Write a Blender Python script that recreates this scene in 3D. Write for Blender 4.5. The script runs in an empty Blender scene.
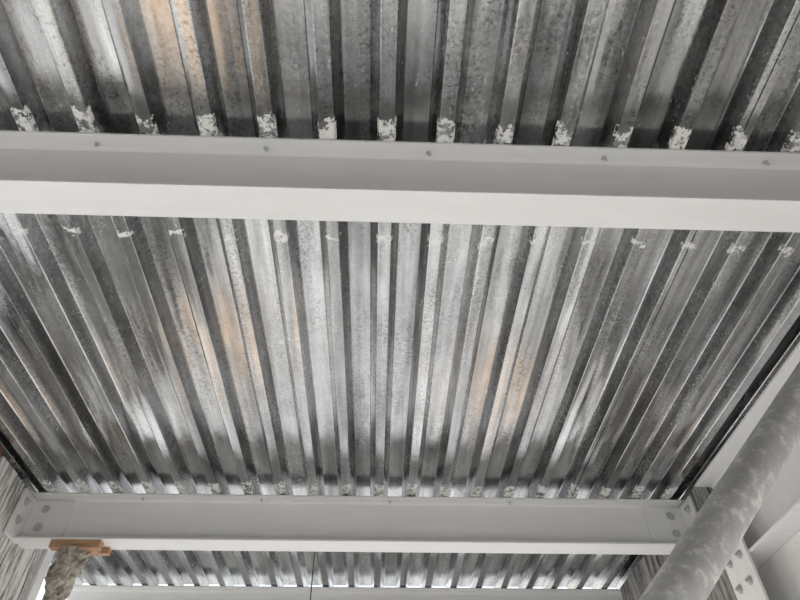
import bpy, bmesh, math, random
from mathutils import Vector, Matrix
random.seed(7)
S = bpy.context.scene
try:
    S.view_settings.view_transform = 'Standard'
except Exception: pass

ZC = 1.6            # eye height
ZD = ZC + 1.41      # underside of deck ribs
XL, XR = -1.60, 1.45

# ------------------------------------------------------------ materials
def new_mat(name):
    m = bpy.data.materials.new(name); m.use_nodes = True
    nt = m.node_tree; b = nt.nodes['Principled BSDF']
    return m, nt, b
def N(nt, t, **k):
    n = nt.nodes.new(t)
    for a, v in k.items(): setattr(n, a, v)
    return n
def coords(nt, scale=(1,1,1)):
    tc = N(nt,'ShaderNodeTexCoord'); mp = N(nt,'ShaderNodeMapping')
    mp.inputs['Scale'].default_value = scale
    nt.links.new(tc.outputs['Object'], mp.inputs['Vector']); return mp.outputs[0]
def noise(nt, vec, scale, detail=4, rough=0.55):
    n = N(nt,'ShaderNodeTexNoise'); n.inputs['Scale'].default_value=scale
    n.inputs['Detail'].default_value=detail; n.inputs['Roughness'].default_value=rough
    nt.links.new(vec, n.inputs['Vector']); return n.outputs['Fac']
def ramp(nt, fac, stops):
    r = N(nt,'ShaderNodeValToRGB'); e = r.color_ramp.elements
    while len(e) < len(stops): e.new(0.5)
    for i,(p,c) in enumerate(stops):
        e[i].position=p
        if not isinstance(c,(tuple,list)): c=(c,c,c)
        e[i].color=(*c,1)
    nt.links.new(fac, r.inputs[0]); return r.outputs[0]
def mix(nt, fac, a, b, mode='MIX'):
    m = N(nt,'ShaderNodeMix', data_type='RGBA', blend_type=mode)
    for idx,v in ((0,fac),(6,a),(7,b)):
        if hasattr(v,'is_linked') or hasattr(v,'links'): nt.links.new(v, m.inputs[idx])
        else:
            m.inputs[idx].default_value = v if idx==0 else (*v,1)
    return m.outputs[2]
def math_(nt, op, a, b=0.5):
    m = N(nt,'ShaderNodeMath', operation=op)
    for i,v in enumerate((a,b)):
        if hasattr(v,'links'): nt.links.new(v, m.inputs[i])
        else: m.inputs[i].default_value=v
    return m.outputs[0]
def bump(nt, b, h, strength, dist=0.01):
    n = N(nt,'ShaderNodeBump'); n.inputs['Strength'].default_value=strength
    n.inputs['Distance'].default_value=dist
    nt.links.new(h, n.inputs['Height']); nt.links.new(n.outputs[0], b.inputs['Normal'])

def galvanized(name, base=0.62, rlo=0.2, rhi=0.42):
    m, nt, b = new_mat(name)
    b.inputs['Metallic'].default_value = 1.0
    v = coords(nt)
    vor = N(nt,'ShaderNodeTexVoronoi'); vor.inputs['Scale'].default_value = 130
    nt.links.new(v, vor.inputs['Vector'])
    sp = ramp(nt, vor.outputs['Color'], [(0.1,0.80),(0.9,1.0)])
    st = ramp(nt, noise(nt, coords(nt,(9.0,0.30,9.0)), 1.6, 5, 0.6), [(0.38,0.54),(0.60,1.0)])
    vl = coords(nt,(1.0,0.40,1.0))
    pt = ramp(nt, noise(nt, vl, 3.3, 6, 0.7), [(0.38,0.68),(0.58,1.0)])
    fine = noise(nt, v, 95, 4, 0.7)
    spk = ramp(nt, fine, [(0.40,0.15),(0.48,1.0)])
    region = ramp(nt, noise(nt, coords(nt,(4.0,0.8,4.0)), 2.7, 4), [(0.49,0.0),(0.60,1.0)])
    dark = mix(nt, region, (1,1,1), spk)
    c = mix(nt, 1.0, (base*0.985,base*0.995,base*1.0), sp, 'MULTIPLY')
    c = mix(nt, 1.0, c, st, 'MULTIPLY')
    c = mix(nt, 1.0, c, pt, 'MULTIPLY')
    c = mix(nt, 0.55, c, dark, 'MULTIPLY')
    rv = N(nt,'ShaderNodeMapRange'); rv.inputs[1].default_value=0.3; rv.inputs[2].default_value=0.7
    rv.inputs[3].default_value=rlo; rv.inputs[4].default_value=rhi
    nt.links.new(noise(nt, coords(nt,(4,0.6,4)), 3.0, 6, 0.7), rv.inputs[0])
    rough = math_(nt,'ADD', rv.outputs[0], math_(nt,'MULTIPLY', vor.outputs['Color'], 0.10))
    hw = noise(nt, coords(nt,(4.0,0.6,4.0)), 2.2, 2)
    hs = math_(nt,'MULTIPLY', noise(nt, v, 150, 2), 0.018)
    bump(nt, b, math_(nt,'ADD', hw, hs), 1.0, 0.010)
    sep = N(nt,'ShaderNodeSeparateXYZ')
    tc = N(nt,'ShaderNodeTexCoord'); nt.links.new(tc.outputs['Object'], sep.inputs[0])
    wob = math_(nt,'MULTIPLY', math_(nt,'SUBTRACT', noise(nt, v, 11, 5, 0.7), 0.5), 0.16)
    yy = math_(nt,'ADD', sep.outputs['Y'], wob)
    def band(y0,y1):
        return math_(nt,'MULTIPLY', math_(nt,'GREATER_THAN',yy,y0), math_(nt,'LESS_THAN',yy,y1))
    bands = math_(nt,'ADD', band(0.735,0.85), math_(nt,'ADD', math_(nt,'MULTIPLY',band(1.10,1.125),0.85), math_(nt,'MULTIPLY',band(2.54,2.72),0.95)))
    low = math_(nt,'LESS_THAN', sep.outputs['Z'], ZD+0.012)
    blobs = math_(nt,'GREATER_THAN', noise(nt, v, 38, 6, 0.8), 0.49)
    mk = math_(nt,'MULTIPLY', math_(nt,'MULTIPLY', bands, low), blobs)
    stray = math_(nt,'GREATER_THAN', noise(nt, coords(nt,(14,3.2,14)), 3.0, 6, 0.75), 0.68)
    mk = math_(nt,'MAXIMUM', mk, math_(nt,'MULTIPLY', stray, 0.7))
    c = mix(nt, mk, c, (0.86,0.86,0.84))
    nt.links.new(math_(nt,'SUBTRACT', 1.0, math_(nt,'MULTIPLY', mk, 0.9)), b.inputs['Metallic'])
    rough = math_(nt,'ADD', rough, math_(nt,'MULTIPLY', mk, 0.3))
    nt.links.new(c, b.inputs['Base Color']); nt.links.new(rough, b.inputs['Roughness'])
    return m

def paint(name, col, streak=(0.8,6,6), dirt=0.05, rough=0.55, grime=(0.45,0.44,0.42), amt=0.14):
    m, nt, b = new_mat(name)
    s = ramp(nt, noise(nt, coords(nt, streak), 4, 5, 0.6), [(0.3,1-dirt),(0.65,1.0)])
    c = mix(nt, 1.0, col, s, 'MULTIPLY')
    g = ramp(nt, noise(nt, coords(nt), 2.6, 6, 0.7), [(0.55,0.0),(0.78,amt)])
    c = mix(nt, g, c, grime)
    nt.links.new(c, b.inputs['Base Color']); b.inputs['Roughness'].default_value=rough
    bump(nt, b, noise(nt, coords(nt,(3,30,30)), 6, 3), 0.15, 0.002)
    return m

M_deck = galvanized('galvanized_deck', 0.74, 0.08, 0.26)
M_beam = paint('white_beam_paint', (0.79,0.79,0.79))
M_bolt = paint('painted_bolt', (0.50,0.50,0.50), rough=0.5)
M_plate = paint('plate_paint', (0.84,0.84,0.84))
def pipe_mat():
    m, nt, b = new_mat('hot_dip_zinc')
    v=coords(nt)
    a = noise(nt, v, 36, 5, 0.7)
    c = ramp(nt, a, [(0.42,(0.58,0.585,0.59)),(0.52,(0.66,0.665,0.67)),(0.57,(0.80,0.80,0.80)),(0.61,(0.92,0.92,0.91))])
    st = ramp(nt, noise(nt, v, 10, 4), [(0.38,0.82),(0.6,1.0)])
    c = mix(nt, 1.0, c, st, 'MULTIPLY')
    nt.links.new(c, b.inputs['Base Color']); b.inputs['Metallic'].default_value=0.3
    nt.links.new(ramp(nt, a, [(0.35,0.28),(0.6,0.5)]), b.inputs['Roughness'])
    return m
M_galv = pipe_mat()

def weathered(name, k=1.0):
    m, nt, b = new_mat(name)
    n1 = noise(nt, coords(nt,(9,9,0.9)), 5, 8, 0.75)
    c = ramp(nt, n1, [(0.36,(0.07,0.065,0.06)),(0.44,(0.30*k,0.29*k,0.27*k)),(0.49,(0.56*k,0.55*k,0.52*k)),(0.54,(0.88*k,0.87*k,0.84*k))])
    nt.links.new(c, b.inputs['Base Color']); b.inputs['Roughness'].default_value=0.85
    bump(nt, b, n1, 0.8, 0.01); return m
M_weather = weathered('weathered_boards')
M_weather2 = weathered('weathered_dark_boards',0.4)
def simple(name, lo, hi, scale=20, st=(1,1,1), rough=0.8, bs=0.5, bd=0.005):
    m, nt, b = new_mat(name)
    n1 = noise(nt, coords(nt,st), scale, 6, 0.65)
    nt.links.new(ramp(nt, n1, [(0.32,lo),(0.68,hi)]), b.inputs['Base Color'])
    b.inputs['Roughness'].default_value=rough; bump(nt,b,n1,bs,bd); return m
M_redwood = simple('red_brown_timber',(0.08,0.03,0.02),(0.20,0.08,0.06),8,(8,1,8))
M_shim = simple('orange_timber',(0.30,0.16,0.09),(0.58,0.37,0.22),9,(1,8,8))
M_crust = simple('mortar_crust',(0.14,0.11,0.08),(0.80,0.75,0.66),32,(1,1,1),0.95,1.0,0.02)
M_wall = simple('rendered_wall',(0.68,0.68,0.67),(0.80,0.80,0.79),4,(1,1,1),0.8,0.3)
M_back = simple('added_back_wall_dark',(0.10,0.095,0.09),(0.22,0.21,0.20),4,(1,1,1),0.9,0.3)  # dark surface for the unseen wall added behind the camera
M_wire = simple('dark_wire',(0.03,0.03,0.03),(0.07,0.07,0.07),20)
M_reflector = simple('warm_reflector_ply',(0.66,0.45,0.29),(0.86,0.65,0.45),3,(1,6,1),0.7,0.1)  # warm tone for the added out-of-view reflector stacks
def floor_mat():
    m, nt, b = new_mat('dusty_concrete')
    n1 = noise(nt, coords(nt), 0.9, 4, 0.55)
    n2 = noise(nt, coords(nt), 7, 6, 0.7)
    c = ramp(nt, n1, [(0.38,(0.10,0.10,0.10)),(0.46,(0.46,0.455,0.45)),(0.56,(0.72,0.715,0.70)),(0.66,(0.84,0.835,0.82))])
    c = mix(nt, 1.0, c, ramp(nt,n2,[(0.3,0.8),(0.7,1.0)]), 'MULTIPLY')
    nt.links.new(c, b.inputs['Base Color']); b.inputs['Roughness'].default_value=0.8
    bump(nt,b,n2,0.3,0.01); return m
M_floor = floor_mat()

# ------------------------------------------------------------ mesh helpers
def finish(bm, name, mats, smooth=False, bevel=0):
    bmesh.ops.recalc_face_normals(bm, faces=bm.faces)
    me = bpy.data.meshes.new(name); bm.to_mesh(me); bm.free()
    o = bpy.data.objects.new(name, me); S.collection.objects.link(o)
    for m in mats: me.materials.append(m)
    if smooth:
        for p in me.polygons: p.use_smooth=True
    if bevel:
        bv=o.modifiers.new('bevel','BEVEL'); bv.width=bevel; bv.segments=2; bv.limit_method='ANGLE'
    return o
def box(bm, x0,x1,y0,y1,z0,z1, mi=0):
    vs=[bm.verts.new((x,y,z)) for z in (z0,z1) for y in (y0,y1) for x in (x0,x1)]
    for f in ((0,1,3,2),(4,6,7,5),(0,4,5,1),(2,3,7,6),(0,2,6,4),(1,5,7,3)):
        fc=bm.faces.new([vs[i] for i in f]); fc.material_index=mi
def cyl(bm, p0, p1, r, n=16, mi=0, smooth=False):
    p0,p1=Vector(p0),Vector(p1); d=p1-p0
    q=d.to_track_quat('Z','Y').to_matrix().to_4x4()
    M=Matrix.Translation((p0+p1)/2) @ q
    r_=bmesh.ops.create_cone(bm,cap_ends=True,segments=n,radius1=r,radius2=r,depth=d.length,matrix=M)
    fs=set(f for v in r_['verts'] for f in v.link_faces)
    for f in fs:
        f.material_index=mi
        if smooth and len(f.verts)==4: f.smooth=True
def bolt(bm, p, d, r=0.012, mi=1):
    p=Vector(p); d=Vector(d).normalized()
    cyl(bm, p, p+d*0.003, r*1.5, 20, mi)
    cyl(bm, p+d*0.003, p+d*0.012, r, 6, mi)
    cyl(bm, p+d*0.012, p+d*0.020, r*0.5, 10, mi)
def sweep_profile(bm, pts, axis, a0, a1, mi=0):
    def V(u,z,a): return bm.verts.new((a,u,z) if axis=='x' else (u,a,z))
    A=[V(u,z,a0) for u,z in pts]; B=[V(u,z,a1) for u,z in pts]
    n=len(pts)
    for i in range(n):
        f=bm.faces.new((A[i],A[(i+1)%n],B[(i+1)%n],B[i])); f.material_index=mi
    bm.faces.new(A).material_index=mi; bm.faces.new(B[::-1]).material_index=mi
def ipts(c, top, d, w, tf=0.009, tw=0.007):
    r=0.009; h=w/2; t=tw/2; b=top-d
    return [(c-h,top),(c+h,top),(c+h,top-tf),(c+t+r,top-tf),(c+t,top-tf-r),(c+t,b+tf+r),(c+t+r,b+tf),(c+h,b+tf),
            (c+h,b),(c-h,b),(c-h,b+tf),(c-t-r,b+tf),(c-t,b+tf+r),(c-t,top-tf-r),(c-t-r,top-tf),(c-h,top-tf)]

# ------------------------------------------------------------ deck
P=0.1524; HB=0.019; RUN=0.022; DEP=0.050
random.seed(21)
tilt=[(random.uniform(-0.0018,0.0018),random.uniform(-0.0018,0.0018),random.uniform(-0.0009,0.0009),random.uniform(-0.0009,0.0009)) for _ in range(40)]
def sheet_profile(x0,n):
    pts=[]
    for i in range(n):
        c=x0+i*P; nxt=c+P
        ta,tb,tc_,td=tilt[int(round(c/P))+15]
        pts += [(c,0.0),(c+HB-0.003,td*0.5),(c+HB,0.0012),(c+HB+RUN-0.001,DEP-0.003+ta),(c+HB+RUN+0.002,DEP+ta)]
        m1=nxt-HB-RUN
        pts += [(m1-0.002,DEP+tb),(m1+0.001,DEP-0.003+tb),(nxt-HB,0.0012),(nxt-HB+0.003,tc_*0.5)]
    pts.append((x0+n*P,0))
    return pts
bm=bmesh.new()
def sheet(xs, n, y0, y1, dz=0.0, clip0=None, clip1=None):
    pts=sheet_profile(xs,n)
    if clip0 is not None: pts=[p for p in pts if p[0]>=clip0]
    if clip1 is not None: pts=[p for p in pts if p[0]<=clip1]
    ny=max(2,int((y1-y0)/0.25))
    rows=[]
    for j in range(ny+1):
        y=y0+(y1-y0)*j/ny
        rows.append([bm.verts.new((x,y,ZD+z+dz+(0.0009*math.sin(x*37+y*5.1) if z>DEP*0.9 and 0<j<ny else 0))) for x,z in pts])
    for j in range(ny):
        for i in range(len(pts)-1):
            bm.faces.new((rows[j][i],rows[j][i+1],rows[j+1][i+1],rows[j+1][i]))
    if clip1 is None:
        x=pts[-1][0]
        a=[(x-0.001,-0.0035),(x+0.019,-0.0035),(x+0.019,0.002)]
        L=[[bm.verts.new((u,y,ZD+dz+z)) for u,z in a] for y in (y0,y1)]
        for i in range(2): bm.faces.new((L[0][i],L[0][i+1],L[1][i+1],L[1][i]))
for (y0,y1,dz) in ((-2.19,0.83,0.0),(0.83,2.70,0.0),(2.70,3.86,0.0)):
    sheet(-12*P,6,y0,y1,dz,clip0=-1.84)
    sheet(-6*P,6,y0,y1,dz)
    sheet(0,6,y0,y1,dz)
    sheet(6*P,6,y0,y1,dz,clip1=XR+0.24)
me=bpy.data.meshes.new('corrugated_steel_deck'); bm.to_mesh(me); bm.free()
deck=bpy.data.objects.new('corrugated_steel_deck',me); S.collection.objects.link(deck)
me.materials.append(M_deck)
so=deck.modifiers.new('thick','SOLIDIFY'); so.thickness=0.0012; so.offset=1
ZT=ZD-0.004   # beam tops

# ------------------------------------------------------------ cross beams
def cross_beam(y_near, x0, x1, top=ZT, d=0.218, w=0.11, ends=True, screws=()):
    bm=bmesh.new(); c=y_near+w/2
    sweep_profile(bm, ipts(c,top,d,w), 'x', x0, x1)
    yf=c-0.0035
    if ends:
        for s,xe in ((1,x0),(-1,x1)):
            a,b_=sorted((xe, xe+s*0.19))
            box(bm,a,b_,yf-0.012,yf,top-d+0.022,top-0.022)
            a,b_=sorted((xe, xe+s*0.010))
            box(bm,a,b_,yf-0.13,yf-0.012,top-d-0.01,top-0.02)
            for zz in (0.065,0.15):
                bolt(bm,(xe+s*0.07,yf-0.012,top-zz),(0,-1,0),0.013)
                bolt(bm,(xe+s*0.010,yf-0.085,top-zz),(s,0,0),0.013)
    for sx in screws:
        cyl(bm,(sx,y_near+0.026,top-0.009),(sx+0.003,y_near+0.024,top-0.026),0.0035,8,1)
        cyl(bm,(sx,y_near+0.026,top-0.009),(sx,y_near+0.026,top-0.012),0.007,12,1)
    return finish(bm,'steel_beam',[M_beam,M_bolt],bevel=0.0015)
cross_beam(0.788, XL, XR, d=0.226, w=0.092, screws=(-0.74,-0.31,0.11,0.57,1.0))
cross_beam(2.64, XL, XR, screws=(-1.1,-0.55,0.05,0.62))
cross_beam(3.74, -1.82, 1.60, ends=False)

bm=bmesh.new()
sweep_profile(bm, ipts(XR+0.085, ZT, 0.40, 0.17,0.012,0.009),'y',-2.19,2.50)
edge=finish(bm,'steel_edge_beam',[M_beam],bevel=0.0015)
bm=bmesh.new()
box(bm,XR-0.012,XR-0.001,2.30,2.49,ZC+0.45,ZC+1.17)
for zz in (1.12,1.02,0.92,0.82,0.72,0.62):
    bolt(bm,(XR-0.012,2.35,ZC+zz),(-1,0,0)); bolt(bm,(XR-0.012,2.44,ZC+zz),(-1,0,0))
br=finish(bm,'bolted_bracket_plate',[M_plate,M_bolt],bevel=0.001)
br.parent=edge

# walls
bm=bmesh.new(); box(bm,XR+0.10,XR+0.30,-2.19,2.50,0,ZT-0.401)
finish(bm,'wall_right',[M_wall])
bm=bmesh.new()
for i in range(8):
    a=2.502+i*0.152
    box(bm,XR+0.004*(i%2)+0.001,XR+0.24,a,a+0.147,0,ZT-0.003)
box(bm,XR+0.012,XR+0.22,2.51,3.70,0,ZT-0.006)
finish(bm,'weathered_timber_pier',[M_weather2],bevel=0.003)
bm=bmesh.new(); box(bm,-6,6,-2.5,-2.2,0,4.5)  # unseen wall, added to reduce light coming from behind the camera
finish(bm,'added_back_wall',[M_back])
bm=bmesh.new()
for i in range(6):
    a=2.02+i*0.155
    box(bm,XL-0.22,XL-0.004*(i%2)-0.001,a,a+0.149,0,ZT-0.003)
box(bm,XL-0.20,XL-0.012,2.02,2.95,0,ZT-0.006)
box(bm,XL-0.03,XL+0.012,2.945,3.02,0,ZD-0.02,1)
finish(bm,'wall_left',[M_weather,M_plate],bevel=0.003)
bm=bmesh.new(); box(bm,XL-0.13,XL-0.002,-2.19,2.015,ZD-0.14,ZT)
box(bm,XL,XL+0.02,2.10,2.28,ZD-0.05,ZT)
finish(bm,'timber_ledger',[M_redwood],bevel=0.004)
bm=bmesh.new(); box(bm,-9,9,-7,14,-0.1,0)
finish(bm,'floor',[M_floor])
for (x,y,sx,sy) in ((-1.3,1.45,0.5,0.9),(1.35,5.6,0.6,1.0),(-1.7,5.0,0.7,1.2)):  # unseen ply stacks, added so the deck picks up warm reflections
    bm=bmesh.new()
    for k in range(3):
        o=0.012*k
        box(bm,x-sx/2+o,x+sx/2+o,y-sy/2-o,y+sy/2-o,k*0.019+0.0005,k*0.019+0.018)
    finish(bm,'warm_reflector_stack',[M_reflector],bevel=0.001)

# crusted post + shim
bm=bmesh.new()
h=ZT-0.218-0.035
nz,ns=150,28
rings=[]
random.seed(3)
for j in range(nz+1):
    z=h*j/nz; t=j/nz
    ring=[]
    for i in range(ns):
        a=2*math.pi*i/ns
        r=0.044+0.010*math.sin(2*a+z*9)+0.008*math.sin(z*31+a*2)+0.006*math.sin(z*67+a*5)+random.uniform(-0.008,0.008)
        if t>0.95: r+=0.012*(t-0.95)/0.05
        ring.append(bm.verts.new((-1.34+0.012*math.sin(z*14)+r*math.cos(a)*1.1,2.70+r*math.sin(a),z)))
    rings.append(ring)
for j in range(nz):
    for i in range(ns):
        bm.faces.new((rings[j][i],rings[j][(i+1)%ns],rings[j+1][(i+1)%ns],rings[j+1][i]))
bm.faces.new(rings[0][::-1]); bm.faces.new(rings[-1])
box(bm,-1.43,-1.215,2.645,2.685,h,h+0.034,1)
box(bm,-1.41,-1.235,2.686,2.722,h,h+0.034,1)
box(bm,-1.42,-1.20,2.723,2.752,h+0.008,h+0.034,1)
finish(bm,'mortar_crusted_post',[M_crust,M_shim])

# diagonal pipe brace
bm=bmesh.new()
p1=Vector((0.468,0.987,ZC+0.357)); p2=Vector((0.808,1.036,ZC+0.693)); d=(p2-p1)
t0=-(p1.z-0.02)/d.z; A=p1+d*t0; t1=(1.44-p1.x)/d.x; B=p1+d*t1
cyl(bm,A,B,0.038,64,0,True)
box(bm,A.x-0.09,A.x+0.09,A.y-0.09,A.y+0.09,0,0.012)
box(bm,1.437,1.449,B.y-0.08,B.y+0.08,B.z-0.10,B.z+0.05)
finish(bm,'galvanized_pipe_brace',[M_galv])

# hanging wire
bm=bmesh.new()
X=-0.34
cyl(bm,(X,3.25,ZD+0.0),(X+0.003,3.25,ZD-0.5),0.003,8)
cyl(bm,(X,3.25,ZD-0.5),(X+0.002,3.25,ZD-0.52),0.006,8)
finish(bm,'hanging_wire',[M_wire])

# ------------------------------------------------------------ light
w=bpy.data.worlds.new('World'); S.world=w; w.use_nodes=True
nt=w.node_tree; bg=nt.nodes['Background']
sky=nt.nodes.new('ShaderNodeTexSky')
try:
    sky.sky_type='NISHITA'; sky.sun_disc=False; sky.sun_elevation=math.radians(26); sky.sun_rotation=math.radians(-70)
    sky.dust_density=2; sky.air_density=1.0
except Exception: pass
mx=nt.nodes.new('ShaderNodeMix'); mx.data_type='RGBA'; mx.inputs[0].default_value=0.85
nt.links.new(sky.outputs[0], mx.inputs[6]); mx.inputs[7].default_value=(2.43,2.47,2.52,1)
nt.links.new(mx.outputs[2], bg.inputs[0]); bg.inputs[1].default_value=0.52
sd=bpy.data.lights.new('sun','SUN'); sd.energy=8.0; sd.angle=math.radians(3); sd.color=(1,0.99,0.96)
so_=bpy.data.objects.new('sun',sd); S.collection.objects.link(so_)
so_.rotation_euler=Vector((0.88,-0.25,-0.46)).to_track_quat('-Z','Y').to_euler()
so_.location=(-4,2,6)

# ------------------------------------------------------------ camera
cd=bpy.data.cameras.new('camera'); cam=bpy.data.objects.new('camera',cd); S.collection.objects.link(cam)
cd.sensor_width=36; cd.lens=36*605/800; cd.clip_start=0.02
pitch,yaw,roll=math.radians(46),math.radians(2.3),math.radians(-0.46)
R=Matrix.Rotation(-yaw,4,'Z')@Matrix.Rotation(math.pi/2+pitch,4,'X')@Matrix.Rotation(roll,4,'Z')
cam.matrix_world=Matrix.Translation((0,0,ZC))@R
S.camera=cam
